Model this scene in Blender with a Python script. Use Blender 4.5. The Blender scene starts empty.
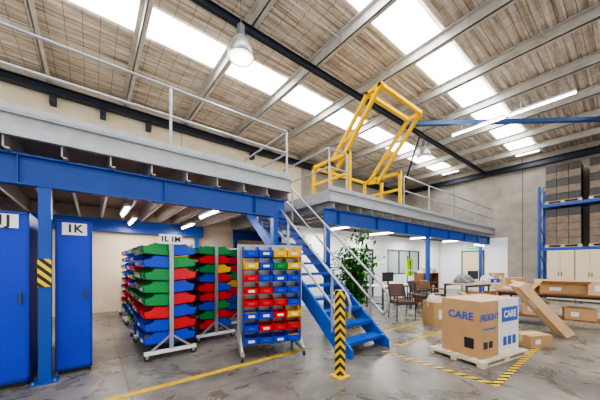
import bpy, math, random
from mathutils import Vector, Matrix
random.seed(7)
S=bpy.context.scene
try:
    S.view_settings.view_transform='AgX'; S.view_settings.look='AgX - Medium High Contrast'; S.view_settings.exposure=0.25
except Exception as e: print(e)
# ------------------------------------------------------------ materials
def mat(name,col,rough=0.6,metal=0.0,emit=0.0,var=0.0,scale=6.0,bump=0.0,col2=None):
    m=bpy.data.materials.new(name); m.use_nodes=True
    nt=m.node_tree; b=nt.nodes['Principled BSDF']
    c=(col[0],col[1],col[2],1)
    b.inputs['Base Color'].default_value=c
    b.inputs['Roughness'].default_value=rough
    b.inputs['Metallic'].default_value=metal
    if emit>0:
        b.inputs['Emission Color'].default_value=c
        b.inputs['Emission Strength'].default_value=emit
    if var>0 or bump>0:
        tc=nt.nodes.new('ShaderNodeTexCoord')
        n=nt.nodes.new('ShaderNodeTexNoise'); n.inputs['Scale'].default_value=scale; n.inputs['Detail'].default_value=6
        nt.links.new(tc.outputs['Object'],n.inputs['Vector'])
        if var>0:
            r=nt.nodes.new('ShaderNodeValToRGB')
            r.color_ramp.elements[0].position=0.32; r.color_ramp.elements[1].position=0.68
            d=col2 if col2 else tuple(x*(1-var) for x in col)
            r.color_ramp.elements[0].color=(d[0],d[1],d[2],1)
            r.color_ramp.elements[1].color=c
            nt.links.new(n.outputs['Fac'],r.inputs['Fac']); nt.links.new(r.outputs['Color'],b.inputs['Base Color'])
        if bump>0:
            bp=nt.nodes.new('ShaderNodeBump'); bp.inputs['Strength'].default_value=bump; bp.inputs['Distance'].default_value=0.02
            nt.links.new(n.outputs['Fac'],bp.inputs['Height']); nt.links.new(bp.outputs['Normal'],b.inputs['Normal'])
    return m
BLUE=mat('blue_paint',(0.006,0.065,0.36),0.4,var=0.15,scale=3)
STAIRB=mat('stair_blue',(0.006,0.10,0.50),0.4,var=0.12,scale=3)
CABBLUE=mat('cabinet_blue',(0.003,0.035,0.50),0.38,var=0.1,scale=2)
CABDARK=mat('cabinet_blue_edge',(0.003,0.025,0.28),0.4)
NAVY=mat('navy_steel',(0.012,0.018,0.035),0.5)
GALV=mat('galvanised',(0.42,0.43,0.44),0.38,0.6,var=0.15,scale=14)
GALVR=mat('galv_purlin',(0.58,0.55,0.50),0.45,0.3,var=0.25,scale=4)
JOIST=mat('galv_joist',(0.62,0.60,0.56),0.45,0.3,var=0.2,scale=4)
GALVW=mat('fascia_zinc',(0.42,0.43,0.445),0.42,0.4,var=0.15,scale=7)
YEL=mat('safety_yellow',(0.85,0.50,0.0),0.6)
YEL.node_tree.nodes['Principled BSDF'].inputs['Specular IOR Level'].default_value=.2
LINEY=mat('line_yellow',(0.78,0.49,0.01),0.6,var=0.35,scale=10)
BLACK=mat('black',(0.015,0.015,0.016),0.5)
DARK=mat('dark_grey',(0.06,0.06,0.065),0.6)
WHITE=mat('white_paint',(0.80,0.80,0.79),0.5)
WOOD=mat('pallet_wood',(0.62,0.48,0.32),0.7,var=0.3,scale=8)
PALE=mat('pale_wood',(0.66,0.56,0.43),0.7,var=0.25,scale=8)
BROWNW=mat('brown_wood',(0.26,0.10,0.04),0.5,var=0.3,scale=6)
CARD=mat('cardboard',(0.48,0.28,0.13),0.8,var=0.12,scale=5)
CARDL=mat('cardboard_light',(0.64,0.42,0.24),0.8,var=0.1,scale=5)
TAPE=mat('tape',(0.66,0.50,0.30),0.3)
PRINT=mat('print_blue',(0.01,0.08,0.38),0.5)
CARDW=mat('white_card',(0.74,0.73,0.70),0.6,var=0.06,scale=9)
WRAP=mat('wrapped_goods',(0.05,0.042,0.036),0.4,var=0.4,scale=5)
WRAP2=mat('wrapped_goods_b',(0.20,0.145,0.10),0.5,var=0.35,scale=6)
CREAM=mat('cream_metal',(0.66,0.56,0.38),0.5)
GREYC=mat('grey_cloth',(0.30,0.30,0.31),0.9,var=0.4,scale=9)
TUBE=mat('tube_light',(1.0,0.97,0.92),0.4,emit=25)
SKYL=mat('skylight_sheet',(0.93,0.97,1.0),0.4,emit=10.0)
GLOW=mat('lamp_lens',(0.95,0.95,0.93),0.4,emit=0.3)
def leafmat(n,c):
    m=mat(n,c,0.85); m.node_tree.nodes['Principled BSDF'].inputs['Specular IOR Level'].default_value=.1; return m
LEAVES=[leafmat('leaf_dark',(0.015,0.09,0.008)),leafmat('leaf_mid',(0.03,0.17,0.012)),leafmat('leaf_light',(0.07,0.26,0.02))]
TRUNK=mat('trunk',(0.14,0.09,0.05),0.8)
EXITG=mat('exit_green',(0.0,0.45,0.12),0.4,emit=0.8)
HIVIS=mat('hivis',(0.45,0.85,0.02),0.6)
REDP=mat('red_paint',(0.6,0.02,0.02),0.4)
GLASS=mat('office_glass',(0.40,0.47,0.52),0.1)
BINC=[mat('bin_red',(0.62,0.004,0.012),0.33),mat('bin_blue',(0.004,0.045,0.52),0.33),mat('bin_green',(0.002,0.24,0.05),0.33),
      mat('bin_yellow',(0.9,0.52,0.0),0.4)]
def perf():
    m=bpy.data.materials.new('perforated_steel'); m.use_nodes=True; nt=m.node_tree; b=nt.nodes['Principled BSDF']
    b.inputs['Metallic'].default_value=0.4; b.inputs['Roughness'].default_value=0.45
    tc=nt.nodes.new('ShaderNodeTexCoord'); v=nt.nodes.new('ShaderNodeTexVoronoi'); v.inputs['Scale'].default_value=28
    v.inputs['Randomness'].default_value=0.0
    nt.links.new(tc.outputs['Object'],v.inputs['Vector'])
    r=nt.nodes.new('ShaderNodeValToRGB'); r.color_ramp.interpolation='CONSTANT'
    r.color_ramp.elements[0].color=(0.08,0.08,0.08,1); r.color_ramp.elements[1].color=(0.55,0.55,0.56,1); r.color_ramp.elements[1].position=0.27
    nt.links.new(v.outputs['Distance'],r.inputs['Fac']); nt.links.new(r.outputs['Color'],b.inputs['Base Color'])
    return m
PERF=perf()
def hazard(name,sc):
    m=bpy.data.materials.new(name); m.use_nodes=True; nt=m.node_tree; b=nt.nodes['Principled BSDF']
    b.inputs['Roughness'].default_value=0.45
    tc=nt.nodes.new('ShaderNodeTexCoord'); mp=nt.nodes.new('ShaderNodeVectorMath'); mp.operation='DOT_PRODUCT'
    mp.inputs[1].default_value=(1,1,1)
    nt.links.new(tc.outputs['Object'],mp.inputs[0])
    mu=nt.nodes.new('ShaderNodeMath'); mu.operation='MULTIPLY'; mu.inputs[1].default_value=sc
    fr=nt.nodes.new('ShaderNodeMath'); fr.operation='FRACT'
    gt=nt.nodes.new('ShaderNodeMath'); gt.operation='GREATER_THAN'; gt.inputs[1].default_value=0.5
    nt.links.new(mp.outputs['Value'],mu.inputs[0]); nt.links.new(mu.outputs[0],fr.inputs[0]); nt.links.new(fr.outputs[0],gt.inputs[0])
    mx=nt.nodes.new('ShaderNodeMix'); mx.data_type='RGBA'
    mx.inputs['A'].default_value=(0.9,0.56,0.0,1); mx.inputs['B'].default_value=(0.012,0.012,0.012,1)
    nt.links.new(gt.outputs[0],mx.inputs['Factor']); nt.links.new(mx.outputs['Result'],b.inputs['Base Color'])
    return m
HAZ=hazard('hazard_stripe',9); HAZF=hazard('hazard_tape',7.0)

# ------------------------------------------------------------ mesh builder
class MB:
    def __init__(s): s.v=[];s.f=[];s.m=[];s.sm=[];s.mats=[];s.M=Matrix.Identity(4)
    def mi(s,m):
        if m not in s.mats: s.mats.append(m)
        return s.mats.index(m)
    def add(s,vs,fs,m,smooth=False):
        o=len(s.v); s.v+= [tuple(s.M@Vector(p)) for p in vs]; k=s.mi(m)
        for f in fs: s.f.append([i+o for i in f]); s.m.append(k); s.sm.append(smooth)
    def box(s,lo,hi,m):
        x0,y0,z0=lo;x1,y1,z1=hi
        if x0>x1:x0,x1=x1,x0
        if y0>y1:y0,y1=y1,y0
        if z0>z1:z0,z1=z1,z0
        s.add([(x0,y0,z0),(x1,y0,z0),(x1,y1,z0),(x0,y1,z0),(x0,y0,z1),(x1,y0,z1),(x1,y1,z1),(x0,y1,z1)],
              [(0,3,2,1),(4,5,6,7),(0,1,5,4),(1,2,6,5),(2,3,7,6),(3,0,4,7)],m)
    def beam(s,a,b,w,h,m):
        a=Vector(a);b=Vector(b);d=(b-a).normalized()
        up=Vector((0,0,1)) if abs(d.z)<0.95 else Vector((0,1,0))
        r=d.cross(up).normalized(); u=r.cross(d).normalized()
        r*=w/2;u*=h/2
        vs=[a-r-u,a+r-u,a+r+u,a-r+u,b-r-u,b+r-u,b+r+u,b-r+u]
        s.add(vs,[(0,3,2,1),(4,5,6,7),(0,1,5,4),(1,2,6,5),(2,3,7,6),(3,0,4,7)],m)
    def tube(s,a,b,r,m,n=10,r2=None):
        a=Vector(a);b=Vector(b);d=(b-a).normalized(); r2=r if r2 is None else r2
        up=Vector((0,0,1)) if abs(d.z)<0.95 else Vector((0,1,0))
        p=d.cross(up).normalized(); q=p.cross(d).normalized()
        vs=[];
        for k in range(n):
            t=2*math.pi*k/n; o=p*math.cos(t)+q*math.sin(t); vs.append(a+o*r); vs.append(b+o*r2)
        s.add(vs,[(2*k,(2*k+2)%(2*n),(2*k+3)%(2*n),2*k+1) for k in range(n)],m,True)
        s.add([vs[2*k] for k in range(n)],[tuple(range(n))],m); s.add([vs[2*k+1] for k in range(n)],[tuple(range(n))],m)
    def path(s,pts,r,m,n=10):
        for a,b in zip(pts[:-1],pts[1:]): s.tube(a,b,r,m,n)
    def bpath(s,pts,w,m):
        for a,b in zip(pts[:-1],pts[1:]):
            a=Vector(a);b=Vector(b);d=(b-a).normalized()*w*.45
            s.beam(a-d,b+d,w,w,m)
    def lathe(s,c,prof,m,n=24):
        vs=[]
        for r,z in prof:
            for k in range(n):
                t=2*math.pi*k/n; vs.append((c[0]+r*math.cos(t),c[1]+r*math.sin(t),c[2]+z))
        fs=[]
        for i in range(len(prof)-1):
            for k in range(n):
                fs.append((i*n+k,i*n+(k+1)%n,(i+1)*n+(k+1)%n,(i+1)*n+k))
        s.add(vs,fs,m,True)
    def prismx(s,yz,x0,x1,m):
        n=len(yz); vs=[(x0,y,z) for y,z in yz]+[(x1,y,z) for y,z in yz]
        fs=[tuple(range(n)),tuple(range(2*n-1,n-1,-1))]+[(k,(k+1)%n,n+(k+1)%n,n+k) for k in range(n)]
        s.add(vs,fs,m)
    def done(s,name,bevel=0,parent=None,fix=True):
        me=bpy.data.meshes.new(name)
        xs=[p[0] for p in s.v];ys=[p[1] for p in s.v];zs=[p[2] for p in s.v]
        c=Vector(((min(xs)+max(xs))/2,(min(ys)+max(ys))/2,min(zs)))
        me.from_pydata([tuple(Vector(p)-c) for p in s.v],[],s.f)
        for m in s.mats: me.materials.append(m)
        me.polygons.foreach_set('material_index',s.m); me.polygons.foreach_set('use_smooth',s.sm)
        me.update()
        if fix:
            import bmesh
            bm=bmesh.new(); bm.from_mesh(me); bmesh.ops.recalc_face_normals(bm,faces=bm.faces); bm.to_mesh(me); bm.free()
        o=bpy.data.objects.new(name,me); o.location=c; S.collection.objects.link(o)
        if bevel:
            b=o.modifiers.new('bevel','BEVEL'); b.width=bevel; b.segments=2; b.limit_method='ANGLE'
        if parent:
            bpy.context.view_layer.update(); o.parent=parent; o.matrix_parent_inverse=parent.matrix_world.inverted()
        return o
def xf(x,y,z=0,rz=0): return Matrix.Translation((x,y,z))@Matrix.Rotation(math.radians(rz),4,'Z')
def text(name,body,loc,rotz,size,m,parent=None,ext=.002):
    c=bpy.data.curves.new(name,'FONT'); c.body=body; c.size=size; c.align_x='CENTER'; c.align_y='CENTER'; c.extrude=ext; c.offset=0.004
    c.materials.append(m); o=bpy.data.objects.new(name,c); S.collection.objects.link(o)
    o.location=loc; o.rotation_euler=(math.radians(90),0,math.radians(rotz))
    bpy.context.view_layer.update()
    if parent: o.parent=parent; o.matrix_parent_inverse=parent.matrix_world.inverted()
    return o

XW=16.5; YW=10.0; ZR=6.6; X0=-6.0; Y0=-4.0; P=3.24; YF=4.42
# ------------------------------------------------------------ room
def floor_mat():
    m=bpy.data.materials.new('concrete_floor'); m.use_nodes=True; nt=m.node_tree; b=nt.nodes['Principled BSDF']
    tc=nt.nodes.new('ShaderNodeTexCoord')
    def noise(sc,det=8,ro=0.6,dist=0):
        n=nt.nodes.new('ShaderNodeTexNoise'); n.inputs['Scale'].default_value=sc; n.inputs['Detail'].default_value=det; n.inputs['Roughness'].default_value=ro; n.inputs['Distortion'].default_value=dist
        nt.links.new(tc.outputs['Object'],n.inputs['Vector']); return n
    def ramp(src,p0,p1,c0,c1):
        r=nt.nodes.new('ShaderNodeValToRGB'); r.color_ramp.elements[0].position=p0; r.color_ramp.elements[1].position=p1
        r.color_ramp.elements[0].color=(*c0,1); r.color_ramp.elements[1].color=(*c1,1)
        nt.links.new(src,r.inputs['Fac']); return r
    def mul(a,c):
        mx=nt.nodes.new('ShaderNodeMix'); mx.data_type='RGBA'; mx.blend_type='MULTIPLY'; mx.inputs['Factor'].default_value=1
        nt.links.new(a,mx.inputs['A']); nt.links.new(c,mx.inputs['B']); return mx.outputs['Result']
    n1=noise(0.9,8,.6,.6); n2=noise(4.0,12,0.75); n3=noise(1.8,6,.65,1.2)
    r1=ramp(n1.outputs['Fac'],.36,.66,(0.135,0.128,0.118),(0.29,0.268,0.238))
    r2=ramp(n2.outputs['Fac'],.33,.70,(0.60,0.58,0.55),(1.25,1.2,1.14))
    r3=ramp(n3.outputs['Fac'],.36,.48,(0.58,0.55,0.50),(1,1,1))
    out=mul(mul(r1.outputs['Color'],r2.outputs['Color']),r3.outputs['Color'])
    bk=nt.nodes.new('ShaderNodeTexBrick'); bk.offset=0; bk.inputs['Scale'].default_value=1; bk.inputs['Brick Width'].default_value=5; bk.inputs['Row Height'].default_value=5.2; bk.inputs['Mortar Size'].default_value=.008
    bk.inputs['Color1'].default_value=(1,1,1,1); bk.inputs['Color2'].default_value=(.93,.93,.93,1); bk.inputs['Mortar'].default_value=(.35,.35,.35,1)
    nt.links.new(tc.outputs['Object'],bk.inputs['Vector'])
    nt.links.new(mul(out,bk.outputs['Color']),b.inputs['Base Color'])
    mr=nt.nodes.new('ShaderNodeMapRange'); mr.inputs['To Min'].default_value=0.14; mr.inputs['To Max'].default_value=0.45
    nt.links.new(n3.outputs['Fac'],mr.inputs['Value']); nt.links.new(mr.outputs['Result'],b.inputs['Roughness'])
    return m
def wall_mat(name,a,bc,sc=1.2):
    m=bpy.data.materials.new(name); m.use_nodes=True; nt=m.node_tree; b=nt.nodes['Principled BSDF']; b.inputs['Roughness'].default_value=.8
    tc=nt.nodes.new('ShaderNodeTexCoord'); n=nt.nodes.new('ShaderNodeTexNoise'); n.inputs['Scale'].default_value=sc; n.inputs['Detail'].default_value=9; n.inputs['Roughness'].default_value=.65
    nt.links.new(tc.outputs['Object'],n.inputs['Vector'])
    r=nt.nodes.new('ShaderNodeValToRGB'); r.color_ramp.elements[0].position=.3; r.color_ramp.elements[1].position=.7
    r.color_ramp.elements[0].color=(*a,1); r.color_ramp.elements[1].color=(*bc,1)
    nt.links.new(n.outputs['Fac'],r.inputs['Fac']); nt.links.new(r.outputs['Color'],b.inputs['Base Color'])
    return m
b=MB(); b.box((X0,Y0,-0.1),(XW+.2,YW+.2,0),floor_mat()); b.done('floor')
WM=wall_mat('cream_wall',(0.66,0.54,0.38),(0.80,0.69,0.51))
CM=wall_mat('concrete_wall',(0.26,0.23,0.19),(0.45,0.40,0.34))
b=MB(); b.box((X0,YW,0),(8.0,YW+.2,ZR+.1),WM); b.box((8.0,YW,0),(XW+.2,YW+.2,ZR+.1),CM)
b.done('wall_back')
b=MB(); b.box((XW,Y0,0),(XW+.2,YW,ZR+.1),CM); b.done('wall_right')
JM=mat('joint',(0.10,0.09,0.08),0.8)
b=MB()
for y in (0.2,3.3,6.4): b.box((XW-.006,y,0),(XW,y+.03,ZR),JM)
b.done('trim_1')
JC=mat('jointc',(0.35,0.29,0.2),0.8)
b=MB()
for x in (-2,2.5,7,11.5): b.box((x,YW-.006,0),(x+.025,YW,ZR),JC)
b.done('trim_2')
def roof_mat():
    m=bpy.data.materials.new('roof_foil'); m.use_nodes=True; nt=m.node_tree; b=nt.nodes['Principled BSDF']
    b.inputs['Roughness'].default_value=.5; b.inputs['Metallic'].default_value=.1
    tc=nt.nodes.new('ShaderNodeTexCoord'); mp=nt.nodes.new('ShaderNodeMapping'); mp.inputs['Scale'].default_value=(0.5,7,1)
    nt.links.new(tc.outputs['Object'],mp.inputs['Vector'])
    n=nt.nodes.new('ShaderNodeTexNoise'); n.inputs['Scale'].default_value=1.6; n.inputs['Detail'].default_value=8; n.inputs['Roughness'].default_value=.7
    nt.links.new(mp.outputs['Vector'],n.inputs['Vector'])
    r=nt.nodes.new('ShaderNodeValToRGB'); r.color_ramp.elements[0].position=.34; r.color_ramp.elements[1].position=.66
    r.color_ramp.elements[0].color=(0.34,0.26,0.19,1); r.color_ramp.elements[1].color=(0.88,0.77,0.63,1)
    nt.links.new(n.outputs['Fac'],r.inputs['Fac'])
    bk=nt.nodes.new('ShaderNodeTexBrick'); bk.offset=0; bk.inputs['Scale'].default_value=1
    bk.inputs['Brick Width'].default_value=.30; bk.inputs['Row Height'].default_value=.15; bk.inputs['Mortar Size'].default_value=.007
    bk.inputs['Color1'].default_value=(1,1,1,1); bk.inputs['Color2'].default_value=(.86,.86,.86,1); bk.inputs['Mortar'].default_value=(.28,.25,.22,1)
    nt.links.new(tc.outputs['Object'],bk.inputs['Vector'])
    mx=nt.nodes.new('ShaderNodeMix'); mx.data_type='RGBA'; mx.blend_type='MULTIPLY'; mx.inputs['Factor'].default_value=.85
    nt.links.new(r.outputs['Color'],mx.inputs['A']); nt.links.new(bk.outputs['Color'],mx.inputs['B'])
    nt.links.new(mx.outputs['Result'],b.inputs['Base Color'])
    return m
b=MB(); prof=[]; y=Y0
while y<YW:
    prof+=[(y,ZR+.04),(y+.05,ZR),(y+.13,ZR),(y+.16,ZR+.04)]; y+=.2
prof.append((YW,ZR+.04))
vs=[];fs=[]
for i,(yy,zz) in enumerate(prof):
    vs+=[(X0,yy,zz),(XW,yy,zz)]
    if i: fs.append((2*i-2,2*i-1,2*i+1,2*i))
b.add(vs,fs,roof_mat()); b.box((X0,Y0,ZR+.1),(XW,YW,ZR+.16),DARK); b.done('ceiling',fix=False)
for y,w in ((6.35,.40),(3.0,.40),(-.6,.42)):
    b=MB(); b.box((X0,y-w,ZR-.03),(XW-.6,y+w,ZR-.005),SKYL)
    b.done('skylight')
b=MB(); x=-.94-1.75*2
while x<XW-.2:
    z1=ZR-.035
    b.box((x,Y0,z1-.24),(x+.02,YW-.02,z1),GALVR); b.box((x-.0,Y0,z1-.24),(x+.10,YW-.02,z1-.22),GALVR); b.box((x-.08,Y0,z1-.02),(x+.02,YW-.02,z1),GALVR)
    x+=1.75
for y in (1.2,4.0,7.9):
    b.tube((X0,y,ZR-.15),(XW-.1,y,ZR-.15),.012,GALVR,6)
b.done('roof_purlins')
def ibeam(b,a0,a1,y,z0,z1,w,m,axis='x'):
    t=.02
    def bx(u0,u1,p0,p1,q0,q1):
        if axis=='x': b.box((u0,p0,q0),(u1,p1,q1),m)
        else: b.box((p0,u0,q0),(p1,u1,q1),m)
    bx(a0,a1,y-w/2,y+w/2,z0,z0+t); bx(a0,a1,y-w/2,y+w/2,z1-t,z1); bx(a0,a1,y-.01,y+.01,z0,z1)
b=MB()
ibeam(b,X0,XW,4.85,6.19,6.325,.10,NAVY); ibeam(b,X0,XW,9.8,6.1,6.325,.2,NAVY); ibeam(b,X0,XW,0.3,6.19,6.325,.10,NAVY)
ibeam(b,Y0,YW-.1,XW-.15,6.05,6.31,.2,NAVY,'y')
b.done('roof_rafters')
BRB=mat('brace_blue',(0.01,0.05,0.17),.5)
b=MB()
b.beam((8.1,4.7,6.1),(14.5,-.9,6.1),.12,.12,BRB)
b.tube((9.5,4.9,6.14),(16.3,9.6,6.1),.04,NAVY)
b.done('roof_bracing')
b=MB()
for x in (-.9,.2,1.4,5.2): b.box((x,YW-.22,5.85),(x+.14,YW-.005,6.1),NAVY)
b.done('wall_cleats')

# ------------------------------------------------------------ mezzanines
DECK=mat('deck_board',(0.34,0.27,0.19),0.8,var=.2,scale=3)
DECKT=mat('deck_top',(0.38,0.36,0.33),0.7)
def mezz(name,x0,x1,y1,cols):
    b=MB()
    b.box((x0,YF+.03,P-.06),(x1,y1,P-.03),DECK); b.box((x0,YF+.03,P-.03),(x1,y1,P),DECKT)
    b.box((x0,YF,P-.28),(x1,YF+.012,P),GALVW)
    b.box((x0,YF-.04,P-.025),(x1,YF+.03,P),GALVW); b.box((x0,YF-.04,P-.28),(x1,YF+.03,P-.255),GALVW)
    b.box((x0-.01,YF,P-.28),(x0+.01,y1,P),GALVW); b.box((x1-.01,YF,P-.28),(x1+.01,y1,P),GALVW)
    b.box((x0,YF-.045,P),(x1,YF-.03,P+.08),GALVW)
    x=x0+.2
    while x<x1:
        b.box((x,YF+.03,P-.42),(x+.015,y1,P-.06),JOIST)
        b.box((x,YF+.03,P-.42),(x+.06,y1,P-.405),JOIST)
        x+=.5
    for y in (YF+.2,y1-.15):
        ibeam(b,x0+.02,x1-.02,y,2.45,P-.42,.14,BLUE)
        if y<5:
            x=x0+.5
            while x<x1: b.box((x,y-.07,2.47),(x+.012,y+.07,P-.43),BLUE); x+=1.6
    for cx in cols:
        for cy in (YF+.2,y1-.15):
            b.box((cx-.06,cy-.06,0.012),(cx+.06,cy+.06,2.45),BLUE); b.box((cx-.13,cy-.13,0),(cx+.13,cy+.13,.015),BLUE)
            for sx in (-1,1):
                for sy in (-1,1): b.tube((cx+sx*.1,cy+sy*.1,.01),(cx+sx*.1,cy+sy*.1,.04),.012,GALV,6)
    return b.done(name)
left=mezz('mezzanine_platform',X0,3.25,YW-.02,(-4.5,-.46,2.98))
right=mezz('mezzanine_platform',4.38,16.3,YW-.02,(4.5,9.6,15.0))
b=MB(); b.box((3.27,6.55,P-.05),(4.36,YW-.02,P),DECKT); b.box((3.27,6.53,P-.28),(4.36,6.55,P),BLUE); b.done('stair_landing')
b=MB(); b.box((-.524,4.548,1.2),(-.396,4.558,1.55),HAZ); b.done('column_hazard_tape')
def rail(b,pts,zb=P,posts=None,r=.022):
    for h in (1.0,.55): b.path([(p[0],p[1],zb+h) for p in pts],r,GALV)
    for p in (posts or pts):
        b.tube((p[0],p[1],zb),(p[0],p[1],zb+1.0),r,GALV); b.box((p[0]-.05,p[1]-.05,zb),(p[0]+.05,p[1]+.05,zb+.012),GALV)
b=MB(); rail(b,[(X0,YF+.06),(3.2,YF+.06),(3.2,6.4),],posts=[(-3.8,YF+.06),(-1.4,YF+.06),(.97,YF+.06),(3.2,YF+.06),(3.2,6.4)])
b.done('guard_rail')
b=MB(); rail(b,[(4.44,6.4),(4.44,YF+.06),(5.05,YF+.06)]); b.done('guard_rail')
b=MB(); rail(b,[(7.75,YF+.06),(16.2,YF+.06)],posts=[(7.75,YF+.06),(9.4,YF+.06),(11.4,YF+.06),(13.8,YF+.06),(16.2,YF+.06)]); b.done('guard_rail')

# stairs
b=MB(); sx0,sx1=3.17,4.15; yb,yt=2.75,6.5; N=15; ris=P/N; go=(yt-yb)/N
sl=(P)/(yt-yb)
for x in (sx0,sx1):
    b.prismx([(yb-.06,0),(yb+.22,0),(yt,P-.28),(yt,P),(yt-.05,P),(yb-.06,.14)],x-.02,x+.02,STAIRB)
    b.beam((x,yb+.02,.17),(x,yt,P+.0),.07,.02,STAIRB)
for i in range(1,N):
    z=ris*i; y=yb+go*(i-1)+.02
    b.box((sx0+.02,y,z-.04),(sx1-.02,y+.27,z),STAIRB); b.box((sx0+.02,y-.005,z-.045),(sx1-.02,y+.015,z+.004),BLUE)
b.done('staircase')
b=MB()
for x in (sx0-.03,sx1+.03):
    def pt(y,h): return (x,y,(y-yb)*sl+h)
    y0=yb+.12
    a=pt(y0,1.0); c=pt(y0,.5)
    b.path([pt(6.4,1.0),a,(x,y0-.12,a[2]-.14),(x,y0-.16,a[2]-.25),(x,y0-.14,c[2]+.05),(x,y0-.06,c[2]-.03),c,pt(6.4,.5)],.024,GALV)
    for y in (yb+.35,yb+1.6,yb+2.85): b.tube(pt(y,.05),pt(y,1.0),.024,GALV)
b.done('stair_handrail')

# safety gate (yellow): two fixed side frames + counterbalanced frame swung up
b=MB(); w=.085; z=P
for x,xs in ((5.2,5.30),(7.6,7.18)):
    b.bpath([(x,4.52,z+.05),(x,4.52,z+1.1),(x,5.9,z+1.1),(x,5.9,z+.05)],w,YEL); b.beam((x,4.52,z+.58),(x,5.9,z+.58),.07,.07,YEL); b.beam((x,4.52,z+.06),(x,5.9,z+.06),w,w,YEL)
    b.beam((x,5.2,z),(x,5.2,z+1.1),w,w,YEL)
    b.bpath([(xs,5.05,z+.85),(xs,3.65,5.68),(xs,4.02,5.64),(xs,5.42,z+.9)],w,YEL)
    b.beam((xs,5.05,z+.85),(xs,5.42,z+.9),w,w,YEL)
    b.beam((xs,4.35,4.88),(xs,4.80,4.74),.06,.06,YEL)
    b.tube((x,5.2,z+1.0),(xs,5.2,z+1.0),.05,YEL); b.tube((x-.08,5.2,z+1.0),(x+.08,5.2,z+1.0),.07,BLACK)
xl,xr=5.30,7.18
b.beam((xl,3.65,5.68),(xr,3.65,5.68),w,w,YEL); b.beam((xl,4.02,5.64),(xr,4.02,5.64),w,w,YEL)
b.beam((5.2,5.9,P+1.1),(7.6,5.9,P+1.1),w,w,YEL)
b.done('pallet_safety_gate')

# ------------------------------------------------------------ lights fittings
ALU=mat('lamp_aluminium',(0.34,0.32,0.29),.35,.5)
for i,(x,y) in enumerate(((2.0,4.15),(8.67,4.3))):
    b=MB(); z=5.0
    b.tube((x,y,z+.58),(x,y,ZR-.04),.008,DARK,6); b.tube((x,y,z+.36),(x,y,z+.55),.065,DARK,16); b.tube((x,y,z+.55),(x,y,z+.6),.065,DARK,16,.02)
    b.lathe((x,y,z),[(.215,0),(.225,.03),(.21,.12),(.17,.22),(.11,.32),(.065,.37),(.0,.38)],ALU)
    b.lathe((x,y,z),[(.0,-.05),(.12,-.03),(.19,0),(.21,.02)],GLOW)
    b.done('high_bay_lamp')
def area(name,loc,rot,sx,sy,e,col=(1,1,1)):
    l=bpy.data.lights.new(name,'AREA'); l.shape='RECTANGLE'; l.size=sx; l.size_y=sy; l.energy=e; l.color=col
    o=bpy.data.objects.new(name,l); o.location=loc; o.rotation_euler=[math.radians(a) for a in rot]; S.collection.objects.link(o)
def batten(x0,y0,z,x1,y1,drop=0,e=0):
    b=MB(); b.beam((x0,y0,z+.05),(x1,y1,z+.05),.12,.05,WHITE); 
    b.tube((x0,y0,z),(x1,y1,z),.022,TUBE,8)
    for t in (.2,.8):
        x=x0+(x1-x0)*t;y=y0+(y1-y0)*t
        b.tube((x,y,z+.07),(x,y,z+.07+max(drop,.02)),.01,GALV,6)
    b.done('batten_light')
    if e: area('batten_fill',((x0+x1)/2,(y0+y1)/2,z-.035),(0,0,0),.06,abs(y1-y0),e,(1,.97,.92))  # extra area lamp added below the tube to brighten the space under the deck
for (x,y) in ((.6,6.6),(2.2,5.7),(2.4,8.2),(.9,8.2),(-1.8,6.5)): batten(x,y,2.66,x,y+1.2,.08,34)
for (x,y) in ((6.5,5.6),(9.0,5.6),(12.0,5.4),(15.0,5.2)): batten(x,y,2.66,x,y+1.2,.08,55)  # area lamps of this row added to lift the dark office side
batten(14.2,YF+.2,2.36,15.4,YF+.2,.02)
batten(9.9,3.9,5.95,9.9,2.4,.3)
batten(9.9,2.3,5.95,9.9,.9,.3)

# ------------------------------------------------------------ blue cabinets
def cab(x0,x1,y,dep,h,label,size):
    b=MB(); b.box((x0,y,.05),(x1,y+dep,h),CABBLUE); b.box((x0+.02,y+.02,0),(x1-.02,y+dep-.02,.05),BLACK)
    b.box((x0-.008,y-.012,.06),(x0+.02,y,h),CABDARK); b.box((x1-.02,y-.012,.06),(x1+.0,y,h),CABDARK); b.box((x0,y-.012,h-.03),(x1,y,h),CABDARK)
    b.box((x0,y-.012,.06),(x1,y,.1),CABDARK)
    if x1-x0>.6:
        b.box(((x0+x1)/2-.004,y-.006,.1),((x0+x1)/2+.004,y+.001,h-.03),BLACK)
    b.box((x1-.09,y-.035,1.0),(x1-.065,y-.012,1.14),DARK)
    o=b.done('storage_cabinet',.006); bpy.context.view_layer.update()
    b=MB(); lx=(x0+x1)/2 if x1-x0<.6 else x1-.22
    b.box((lx-.13,y-.016,h-.20),(lx+.13,y-.0125,h-.035),WHITE); p=b.done('label_plate',parent=o)
    text('label_text',label,(lx,y-.018,h-.115),0,size,BLACK,o)
    return o
cab(-1.62,-.60,4.62,1.9,2.12,'1J',.17)
cab(-.37,.01,4.75,1.9,2.08,'1K',.15)

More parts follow.
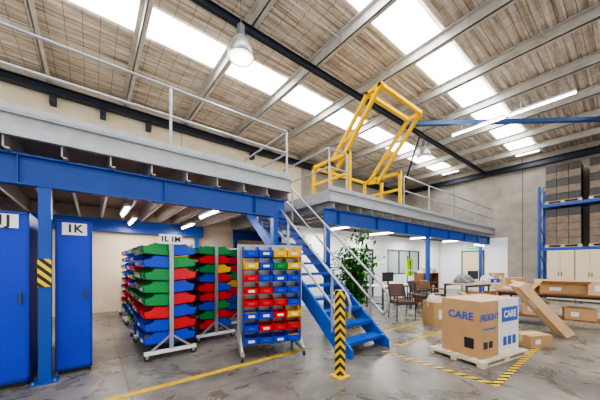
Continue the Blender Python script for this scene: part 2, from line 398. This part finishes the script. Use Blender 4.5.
# ------------------------------------------------------------ bins
def bin_(b,x,y,z,w,d,h,m,t=.008):
    sp=[(0,0),(-d,0.0),(-d-.03,h*.55),(-d*.78,h*.72),(-d*.66,h),(0,h)]
    for xx in (x-w/2,x+w/2-t): b.prismx([(y+p,z+q) for p,q in sp],xx,xx+t,m)
    b.box((x-w/2,y-d,z),(x+w/2,y,z+t),m); b.box((x-w/2,y-t,z),(x+w/2,y,z+h),m)
    b.prismx([(y-d,z),(y-d-.03,z+h*.55),(y-d-.03+t,z+h*.55),(y-d+t,z)],x-w/2,x+w/2,m)
    b.box((x-w/2-.004,y-d*.66,z+h-.012),(x-w/2+.006,y,z+h),m); b.box((x+w/2-.006,y-d*.66,z+h-.012),(x+w/2+.004,y,z+h),m)
    b.box((x-w*.22,y-d-.030,z+h*.16),(x+w*.22,y-d-.014,z+h*.36),CARDW if random.random()<.35 else m)
    if random.random()<.7: b.box((x-w/2+.02,y-d+.03,z+.01),(x+w/2-.02,y-.02,z+h*random.uniform(.3,.6)),random.choice([DARK,GREYC,CARD,m]))
def bin_rack(x,y,rz,L,H,rowsF,rowsB,nb=4,dep=.3,name='bin_rack',plates=False,hf=.93):
    b=MB(); b.M=xf(x,y,0,rz)
    for sx in (-1,1):
        b.box((sx*L/2-.025,-.03,.1),(sx*L/2+.025,.03,H),GALV)
        if plates: b.box((sx*(L/2+.032)-.006,-.12,.22),(sx*(L/2+.032)+.006,.12,H),PERF)
        b.box((sx*L/2-.03,-.38,.09),(sx*L/2+.03,.38,.14),WHITE if not plates else GALV)
        b.beam((sx*L/2,-.30,.13),(sx*L/2,0,.36),.03,.03,GALV); b.beam((sx*L/2,.30,.13),(sx*L/2,0,.36),.03,.03,GALV)
        for sy in (-1,1):
            b.tube((sx*L/2-.015,sy*.34,.045),(sx*L/2+.015,sy*.34,.045),.045,BLACK,14)
            b.box((sx*L/2-.022,sy*.34-.02,.04),(sx*L/2+.022,sy*.34+.02,.1),GALV)
    b.box((-L/2,-.012,.2),(L/2,.012,H),GALV); b.box((-L/2,-.02,H-.03),(L/2,.02,H+.0),GALV)
    for rows,side in ((rowsF,1),(rowsB,-1)):
        n=len(rows); step=(H-.24)/n
        for i,row in enumerate(rows):
            z=H-.03-step*(i+1)
            k=nb if isinstance(row,int) or len(row)==1 else len(row)
            for j in range(k):
                c=row if isinstance(row,int) else row[j%len(row)]
                w=(L-.06)/k
                M0=b.M
                if side<0: b.M=M0@Matrix.Rotation(math.pi,4,'Z')
                xx=(-L/2+.03+w*(j+.5))
                b.M=b.M@Matrix.Translation((xx,-.014,z))@Matrix.Rotation(math.radians(-5),4,'X')
                bin_(b,0,0,0,w-.010,dep*random.uniform(.94,1.04),step*hf,BINC[c]); b.M=M0
    return b.done(name)
R,B,G,Y=0,1,2,3
oA=bin_rack(1.0,5.2,-90,1.25,1.84,[G,B,G,[G,R,G,G],G,R,B,B],[B,G,R,B,R,B,R,B],nb=4,dep=.36)
b=MB(); b.box((.82,4.53,1.80),(1.14,4.545,1.95),WHITE); b.box((.96,4.545,1.7),(1.0,4.565,1.9),GALV); p=b.done('sign_plate',parent=oA)
text('sign_text','1L 1M',(.98,4.526,1.875),0,.115,BLACK,oA)
bin_rack(2.36,3.8,-20,.98,1.80,[[B,B,Y,Y],[Y,B,G,Y],[R,B,B,B],[R,R,B,B],[R,R,R,B],[B,B,R,Y],[B,R,R,R],[B,B,B,B]],[R,B,G,Y,B,R,G,B],nb=4,dep=.26,plates=True)
def rr(n=9): return [[random.choice([R,R,B,G,Y,R,B]) for _ in range(4)] for _ in range(n)]
bin_rack(1.92,5.65,-90,1.15,1.86,[G,R,G,B,R,R,B,G,R],[[G,G,Y,G],[R,R,B,R],[Y,R,R,B],R,[B,Y,R,R],R,G,[R,B,R,R],B])
bin_rack(1.0,6.95,-90,1.25,1.9,[G,B,R,G,B,G,R,B,G],rr())
bin_rack(1.92,7.2,-90,1.25,1.95,rr(),rr())
bin_rack(2.72,6.3,-90,1.1,1.85,rr(),rr(),dep=.26)
bin_rack(2.75,8.0,-90,1.25,1.9,rr(),rr())
bin_rack(1.0,8.6,-90,1.25,1.9,rr(),rr())

b=MB(); b.box((2.54,2.36,0.012),(2.64,2.46,1.14),HAZ); b.box((2.49,2.31,0),(2.69,2.51,.014),YEL); b.done('hazard_bollard',.006)

b=MB(); b.box((-3.5,3.50,.001),(3.05,3.60,.004),LINEY); b.done('floor_line')
b=MB()
def ft(x0,y0,x1,y1): b.box((x0,y0,.001),(x1,y1,.004),HAZF)
ft(3.85,1.0,3.93,2.65); ft(3.93,1.0,7.5,1.08); ft(7.42,1.08,7.5,3.4); ft(4.3,3.32,7.42,3.4); ft(4.35,2.57,7.42,2.65) ; ft(4.35,2.65,4.43,3.32); ft(5.6,2.65,5.68,3.32)
b.done('floor_hazard_tape')

# ------------------------------------------------------------ carton on pallet
def pallet(b,cx,cy,rz,L,W,m=WOOD,z=0,h=.13):
    M0=b.M; b.M=b.M@xf(cx,cy,z,rz)
    for k in range(3):
        yy=-W/2+k*(W-.09)/2; b.box((-L/2,yy,.0),(L/2,yy+.09,.02),m)
        for j in range(3):
            xx=-L/2+j*(L-.12)/2; b.box((xx,yy,.02),(xx+.12,yy+.09,h-.035),m)
    for j in range(3):
        xx=-L/2+j*(L-.12)/2; b.box((xx,-W/2,h-.035),(xx+.12,W/2,h-.018),m)
    n=7
    for k in range(n):
        yy=-W/2+k*(W-.1)/(n-1); b.box((-L/2,yy,h-.018),(L/2,yy+.1,h),m)
    b.M=M0
b=MB(); pallet(b,5.05,1.60,-11,1.30,.86,PALE,0,.08); b.done('shipping_pallet')
b=MB(); MC=xf(5.06,1.57,0.082,-11); b.M=MC
L,W,H=1.06,.62,.84
b.box((-L/2,-W/2,0),(-.06,W/2,H),CARD); b.box((-.06,-W/2,0),(L/2,W/2,H),CARDW)
b.box((-L/2,-W/2,H),(L/2,W/2,H+.004),CARDL)
def fr(x0,z0,x1,z1,m): b.box((x0,-W/2-.004,z0),(x1,-W/2-.0005,z1),m)
fr(.02,.49,.50,.72,PRINT); fr(.06,.12,.16,.26,PRINT); fr(.20,.12,.30,.26,PRINT); fr(.34,.12,.44,.26,PRINT)
fr(-.48,.42,-.16,.44,PRINT); fr(-.48,.14,-.38,.24,BLACK); fr(-.34,.14,-.24,.24,BLACK)
b.box((-L/2-.003,-.2,.12),(-L/2,-.06,.28),BLACK)
for xx in (-.07,.51): b.box((xx-.008,-W/2-.006,0),(xx+.008,W/2+.006,H+.008),WHITE)
o=b.done('large_carton'); bpy.context.view_layer.update()
text('print_text','FREIGHT',tuple(MC@Vector((-.32,-W/2-.003,.60))),-11,.13,PRINT,o,.001)
text('print_text','CARE',tuple(MC@Vector((.26,-W/2-.006,.605))),-11,.15,CARDW,o,.001)
text('print_text','CARE',tuple(MC@Vector((-L/2-.003,0,.60))),-101,.16,PRINT,o,.001)

def carton(x,y,z,L,W,H,rz,m=CARD,open_=False,name='carton',tilt=0):
    b=MB(); b.M=xf(x,y,z,rz)@Matrix.Rotation(math.radians(tilt),4,'Y')
    t=.006
    b.box((-L/2,-W/2,0),(L/2,W/2,t),m)
    for s_ in (-1,1):
        b.box((s_*L/2-t/2,-W/2,t),(s_*L/2+t/2,W/2,H),m); b.box((-L/2,s_*W/2-t/2,t),(L/2,s_*W/2+t/2,H),m)
    if open_:
        for s_ in (-1,1):
            b.beam((0,s_*W/2,H),(0,s_*(W/2+W*.35),H+W*.18),L,t,m); b.beam((s_*L/2,0,H),(s_*(L/2+.12),0,H-.12),W,t,m)
    else:
        b.box((-L/2,-W/2,H),(L/2,-.003,H+t),m); b.box((-L/2,.003,H),(L/2,W/2,H+t),m)
        b.box((-L/2-.004,-.03,H+t-.002),(L/2+.004,.03,H+t+.002),TAPE)
        for s_ in (-1,1): b.box((s_*(L/2+.003)-.001,-.03,H-.12),(s_*(L/2+.003)+.002,.03,H+t),TAPE)
    b.box((-L*.3,-W/2-.005,H*.3),(-L*.05,-W/2-.003,H*.7),CARDW)
    return b.done(name)
carton(6.35,1.15,0,.50,.34,.20,-25,CARD)
carton(6.75,2.95,0,.6,.5,.55,-35,CARD)
carton(7.45,2.75,0,.55,.45,.36,-10,CARDL); carton(7.45,2.75,.368,.4,.35,.24,12,CARD,True)
carton(8.2,2.7,0,.7,.5,.35,-20,CARDL)
carton(7.15,2.15,0,.45,.35,.25,15,CARDW)
carton(8.22,2.7,.37,.45,.35,.25,10,CARD,True)

def table(x,y,rz,L,W,H,top,leg,name='work_table',shelf=True):
    b=MB(); b.M=xf(x,y,0,rz)
    b.box((-L/2,-W/2,H-.04),(L/2,W/2,H),top)
    for sx in (-1,1):
        for sy in (-1,1): b.box((sx*(L/2-.06)-.025,sy*(W/2-.06)-.025,0),(sx*(L/2-.06)+.025,sy*(W/2-.06)+.025,H-.04),leg)
        b.box((sx*(L/2-.06)-.02,-W/2+.06,.15),(sx*(L/2-.06)+.02,W/2-.06,.19),leg)
    b.box((-L/2+.06,-W/2+.05,H-.1),(L/2-.06,-W/2+.08,H-.04),leg); b.box((-L/2+.06,W/2-.08,H-.1),(L/2-.06,W/2-.05,H-.04),leg)
    if shelf: b.box((-L/2+.06,-W/2+.06,.2),(L/2-.06,W/2-.06,.22),top)
    return b.done(name,.004)
table(10.2,3.2,-15,2.4,.85,.85,WOOD,DARK)
table(8.7,1.2,-78,2.1,.8,.80,BROWNW,BLACK)
carton(8.5,1.95,.802,.75,.4,.16,-60,CARDL); carton(8.65,1.05,.802,.8,.5,.2,-70,CARD,True); carton(8.5,1.9,.977,.4,.3,.14,-50,CARD); carton(8.75,.45,.802,.45,.45,.3,-70,CARDL)
carton(8.7,1.5,.222,.5,.4,.3,-78,CARDL); carton(8.72,.75,.222,.5,.4,.25,-78,CARD)
b=MB(); b.M=xf(7.62,.88,0.06,-60)@Matrix.Rotation(math.radians(-38),4,'Y')
b.box((-.08,-.28,0),(.08,.28,1.25),CARDL); b.box((-.083,-.03,.02),(-.079,.03,1.23),TAPE); b.box((-.084,-.2,.7),(-.08,-.08,.9),CARDW)
b.done('leaning_carton')
def lump(name,x,y,z,sx,sy,sz,m,seed):
    import bmesh
    from mathutils import noise
    bm=bmesh.new(); bmesh.ops.create_icosphere(bm,subdivisions=4,radius=1)
    for v in bm.verts:
        n=noise.noise(v.co*1.8+Vector((seed,0,0)))*.35+noise.noise(v.co*5+Vector((0,seed,0)))*.12
        v.co*=1+n; v.co.x*=sx; v.co.y*=sy; v.co.z=max(-.35,v.co.z)*sz+.35*sz
    for f in bm.faces: f.smooth=True
    me=bpy.data.meshes.new(name); bm.to_mesh(me); bm.free(); me.materials.append(m)
    o=bpy.data.objects.new(name,me); o.location=(x,y,z); S.collection.objects.link(o)
BAGW=mat('bag_white',(.7,.7,.7),.6,var=.2,scale=8)
lump('packing_bag',9.5,3.4,.85,.30,.24,.2,GREYC,1); lump('packing_bag',10.75,3.1,.85,.22,.2,.16,BAGW,5)
lump('packing_bag',7.7,3.5,0,.26,.26,.45,mat('bag_clear',(.6,.6,.58),.4,var=.3,scale=8),9)
carton(11.15,2.95,.852,.35,.3,.3,-15,CARD); carton(10.9,2.95,0.222,.5,.4,.3,-15,CARD); carton(9.7,3.3,0.222,.6,.4,.32,-15,CARDL)
carton(10.0,2.95,.852,.4,.2,.1,5,CARDW); carton(10.45,2.85,.852,.3,.2,.12,-25,PRINT)
b=MB(); b.M=xf(10.15,3.35,.852,160); b.box((-.22,-.02,.1),(.22,.02,.38),BLACK); b.box((-.03,-.02,.02),(.03,.02,.12),BLACK); b.box((-.12,-.09,0),(.12,.09,.02),BLACK); b.done('computer_monitor',.005)
def chair(x,y,rz,seat):
    b=MB(); b.M=xf(x,y,0,rz); r=.015
    for sx in (-1,1):
        X=sx*.26
        b.path([(X,-.22,0),(X,-.24,.64),(X,.12,.66),(X,.24,0)],r,BLACK,8)
        b.path([(X*.85,.16,.42),(X*.85,.28,.86)],r,BLACK,8); b.tube((X,-.23,.42),(X,.2,.42),r,BLACK,8)
        b.box((X-.03,-.24,.64),(X+.03,.12,.675),seat)
    b.tube((-.26,-.23,.42),(.26,-.23,.42),r,BLACK,8); b.tube((-.26,.18,.42),(.26,.18,.42),r,BLACK,8)
    b.box((-.24,-.24,.43),(.24,.22,.49),seat)
    b.M=b.M@Matrix.Translation((0,.24,.55))@Matrix.Rotation(math.radians(-14),4,'X'); b.box((-.23,-.02,.02),(.23,.03,.38),seat)
    b.done('visitor_chair',.008)
chair(6.55,3.85,-30,mat('chair_brown',(0.09,0.04,0.025),.6)); chair(8.3,4.2,10,DARK); chair(9.0,4.15,60,mat('chair_tan',(.25,.14,.07),.6))
table(8.2,5.3,0,1.8,.75,.75,WHITE,DARK,'office_desk',False)
b=MB(); b.M=xf(8.2,5.35,.752,170); b.box((-.26,-.02,.1),(.26,.02,.42),BLACK); b.box((-.03,-.02,.02),(.03,.02,.12),BLACK); b.box((-.12,-.09,0),(.12,.09,.02),BLACK); b.done('computer_monitor',.005)
b=MB(); b.box((9.8,5.2,0),(11.0,5.25,1.1),BROWNW)
for x in (9.8,10.38,10.97): b.box((x,4.85,0),(x+.03,5.2,1.1),BROWNW)
for z in (0.05,.38,.72,1.08): b.box((9.8,4.84,z),(11.0,5.2,z+.03),BROWNW)
for k in range(14):
    x=9.85+random.random()*1.0; z=random.choice([.08,.41,.75]); b.box((x,4.95,z),(x+.07,5.15,z+random.uniform(.15,.25)),random.choice([WHITE,CARD,DARK,REDP]))
for k in range(4): b.box((9.85+k*.28,4.92,1.11),(10.07+k*.28,5.15,1.11+.1+.06*(k%2)),random.choice([CARD,WHITE,CARDL]))
b.done('shelf_unit')

# ------------------------------------------------------------ office partition under right mezz
OFW=mat('office_white',(0.80,0.82,0.84),.6)
y=7.2
b=MB(); b.box((5.0,y,0),(8.998,y+.1,2.8),OFW); b.done('wall_office')
b=MB(); b.box((9.902,y,0),(11.0,y+.1,2.8),OFW); b.box((11.0,y,0),(14.0,y+.1,.95),OFW); b.box((11.0,y,2.15),(14.0,y+.1,2.8),OFW); b.box((14.0,y,0),(16.48,y+.1,2.8),OFW); b.done('wall_office')
b=MB(); b.box((9.0,y,2.125),(9.9,y+.1,2.8),OFW); b.done('wall_office')
b=MB(); b.box((9.02,y+.03,0.01),(9.88,y+.07,2.08),GLASS); b.box((9.0,y-.02,0),(9.06,y+.1,2.1),DARK);b.box((9.84,y-.02,0),(9.9,y+.1,2.1),DARK);b.box((9.0,y-.02,2.06),(9.9,y+.1,2.12),DARK); b.tube((9.8,y-.04,.95),(9.8,y-.04,1.15),.012,GALV); b.done('door_1')
b=MB(); b.box((11.03,y+.04,.97),(13.97,y+.06,2.13),GLASS)
for x in (11.0,12.0,13.0,13.95): b.box((x,y-.01,.95),(x+.05,y+.09,2.15),DARK)
b.box((11,y-.01,.95),(14,y+.09,1.0),DARK); b.box((11,y-.01,2.1),(14,y+.09,2.15),DARK); b.done('window_1')
b=MB(); hy=6.0; hx=10.4
b.tube((hx+.25,hy,0),(hx+.25,hy,1.8),.02,DARK); b.tube((hx+.25,hy,1.72),(hx+.25,hy-.12,1.78),.012,DARK); b.lathe((hx+.25,hy,0),[(.2,0),(.2,.03),(.03,.05)],DARK)
b.prismx([(hy-.14,.95),(hy-.03,.95),(hy-.05,1.7),(hy-.11,1.7)],hx,hx+.5,HIVIS); b.box((hx,hy-.145,1.15),(hx+.5,hy-.135,1.22),WHITE); b.box((hx+.24,hy-.15,.95),(hx+.26,hy-.1,1.6),DARK); b.done('hivis_vest')
b=MB(); b.tube((8.5,y-.12,.7),(8.5,y-.12,1.15),.075,REDP,16); b.tube((8.5,y-.12,1.15),(8.5,y-.12,1.22),.075,REDP,16,.02); b.tube((8.5,y-.12,1.2),(8.5,y-.12,1.27),.02,BLACK); b.path([(8.5,y-.12,1.24),(8.58,y-.14,1.2),(8.6,y-.14,.85)],.01,BLACK,6); b.box((8.47,y-.05,.8),(8.53,y-.002,1.1),REDP); b.done('fire_extinguisher')
b=MB(); b.box((7.0,y-.017,1.3),(7.9,y-.002,1.9),BLUE); b.box((7.04,y-.022,1.34),(7.86,y-.017,1.86),WHITE); b.done('notice_board')
b=MB(); b.box((XW-.03,3.9,0),(XW-.001,7.18,2.8),OFW); b.done('trim_3')
b=MB(); b.box((XW-.07,4.95,0),(XW-.03,5.95,2.12),CREAM); b.box((XW-.09,4.9,0),(XW-.03,4.96,2.18),DARK); b.box((XW-.09,5.94,0),(XW-.03,6.0,2.18),DARK); b.box((XW-.09,4.9,2.12),(XW-.03,6.0,2.18),DARK); b.tube((XW-.1,5.1,1.0),(XW-.1,5.1,1.15),.012,GALV); b.done('door_2')
b=MB(); b.box((XW-.12,5.2,2.26),(XW-.07,5.7,2.46),EXITG); b.box((XW-.125,5.28,2.33),(XW-.12,5.62,2.39),WHITE); b.box((XW-.07,5.4,2.3),(XW-.03,5.5,2.42),WHITE); b.done('exit_sign')

# ------------------------------------------------------------ pallet rack on right wall
b=MB(); xa,xb=15.25,16.35
bays=(2.5,-.1,-2.7)
for y in bays:
    for x in (xa,xb): b.box((x-.05,y-.045,0),(x+.05,y+.045,4.8),BLUE)
    z=.2
    k=0
    while z<4.6:
        b.beam((xa if k%2 else xb,y,z),(xb if k%2 else xa,y,z+.6),.03,.03,BLUE); z+=.6; k+=1
    b.box((xa-.09,y-.08,0),(xa+.09,y+.08,.012),BLUE)
for z in (2.15,4.0):
    for x in (xa,xb): b.box((x-.03,bays[-1],z-.12),(x+.03,bays[0],z-.0),BLUE)
    b.box((xa+.03,bays[-1],z-.02),(xb-.03,bays[0],z),WOOD)
b.done('pallet_rack')
for z in (2.152,4.002):
    for yc in (1.78,.5,-.78):
        b=MB(); pallet(b,xa+.55,yc,90,1.1,1.0,WOOD,z,.12)
        nz=5; hh=1.5/nz
        for i in range(3):
            for k in range(nz):
                for j in range(2):
                    x=xa+.05+j*.5; y0=yc-.52+i*.35
                    mm=WRAP if ((k in (0,2,4) and z>3) or k==4) else WRAP2
                    b.box((x+.004,y0+.006,z+.12+k*hh),(x+.494,y0+.344,z+.12+(k+1)*hh-.012),mm)
        b.done('wrapped_pallet_load')
for yc in (1.75,.95,.15):
    b=MB(); x=14.45
    b.box((x,yc-.39,.06),(x+.5,yc+.39,2.0),CREAM); b.box((x+.02,yc-.37,0),(x+.48,yc+.37,.06),DARK)
    for s_ in (-1,1):
        b.box((x-.015,yc+s_*.19-.185,.1),(x,yc+s_*.19+.185,1.97),CREAM); b.box((x-.035,yc+s_*.04-.01,1.0),(x-.015,yc+s_*.04+.01,1.15),BLACK)
    b.done('metal_cupboard',.005)

# ------------------------------------------------------------ potted plant
b=MB(); px,py=5.0,4.2
b.lathe((px,py,0),[(0,.0),(.16,0),(.2,.1),(.24,.42),(.26,.44),(.23,.44),(.22,.38),(0,.38)],mat('pot',(.75,.5,.03),.5))
tips=[]
for k in range(9):
    a=k*.9; p0=Vector((px+math.cos(a)*.05,py+math.sin(a)*.05,.38)); prev=p0
    h=random.uniform(1.0,1.85); sp=random.uniform(.15,.42)
    for i in range(1,6):
        t=i/5; q=Vector((px+math.cos(a)*(.05+sp*t*t),py+math.sin(a)*(.05+sp*t*t),.38+h*t)); b.tube(prev,q,.014*(1.2-t),TRUNK,6); prev=q
        if i>=1: tips.append(q)
for k in range(1700):
    c=random.choice(tips)+Vector([random.gauss(0,.12),random.gauss(0,.12),random.gauss(0,.13)])
    d=Vector((random.gauss(0,1),random.gauss(0,1),random.gauss(-.3,.6))).normalized(); s_=d.cross(Vector((0,0,1))).normalized()*.036
    l=random.uniform(.12,.20); up=Vector((0,0,.012))
    b.add([c,c+d*l*.4+s_+up,c+d*l,c+d*l*.4-s_+up],[(0,1,2,3)],random.choice(LEAVES))
b.done('potted_plant',fix=False)

# ------------------------------------------------------------ lights
w=bpy.data.worlds.new('world'); S.world=w; w.use_nodes=True
w.node_tree.nodes['Background'].inputs[0].default_value=(0.98,0.985,1.0,1); w.node_tree.nodes['Background'].inputs[1].default_value=1.15
for x,y in ((2.0,4.15),(8.67,4.3)):
    l=bpy.data.lights.new('high_bay_bulb','POINT'); l.energy=40; l.shadow_soft_size=.12; l.color=(1,.97,.92)
    o=bpy.data.objects.new('high_bay_bulb',l); o.location=(x,y,4.7); S.collection.objects.link(o)

# ------------------------------------------------------------ camera
cd=bpy.data.cameras.new('camera'); cam=bpy.data.objects.new('camera',cd); S.collection.objects.link(cam)
cd.sensor_width=36; cd.lens=263/600*36; cd.shift_y=0.105; cd.clip_start=.05
cam.location=(0,0,1.5); cam.rotation_euler=(math.radians(90),0,math.radians(51.6-90))
S.camera=cam
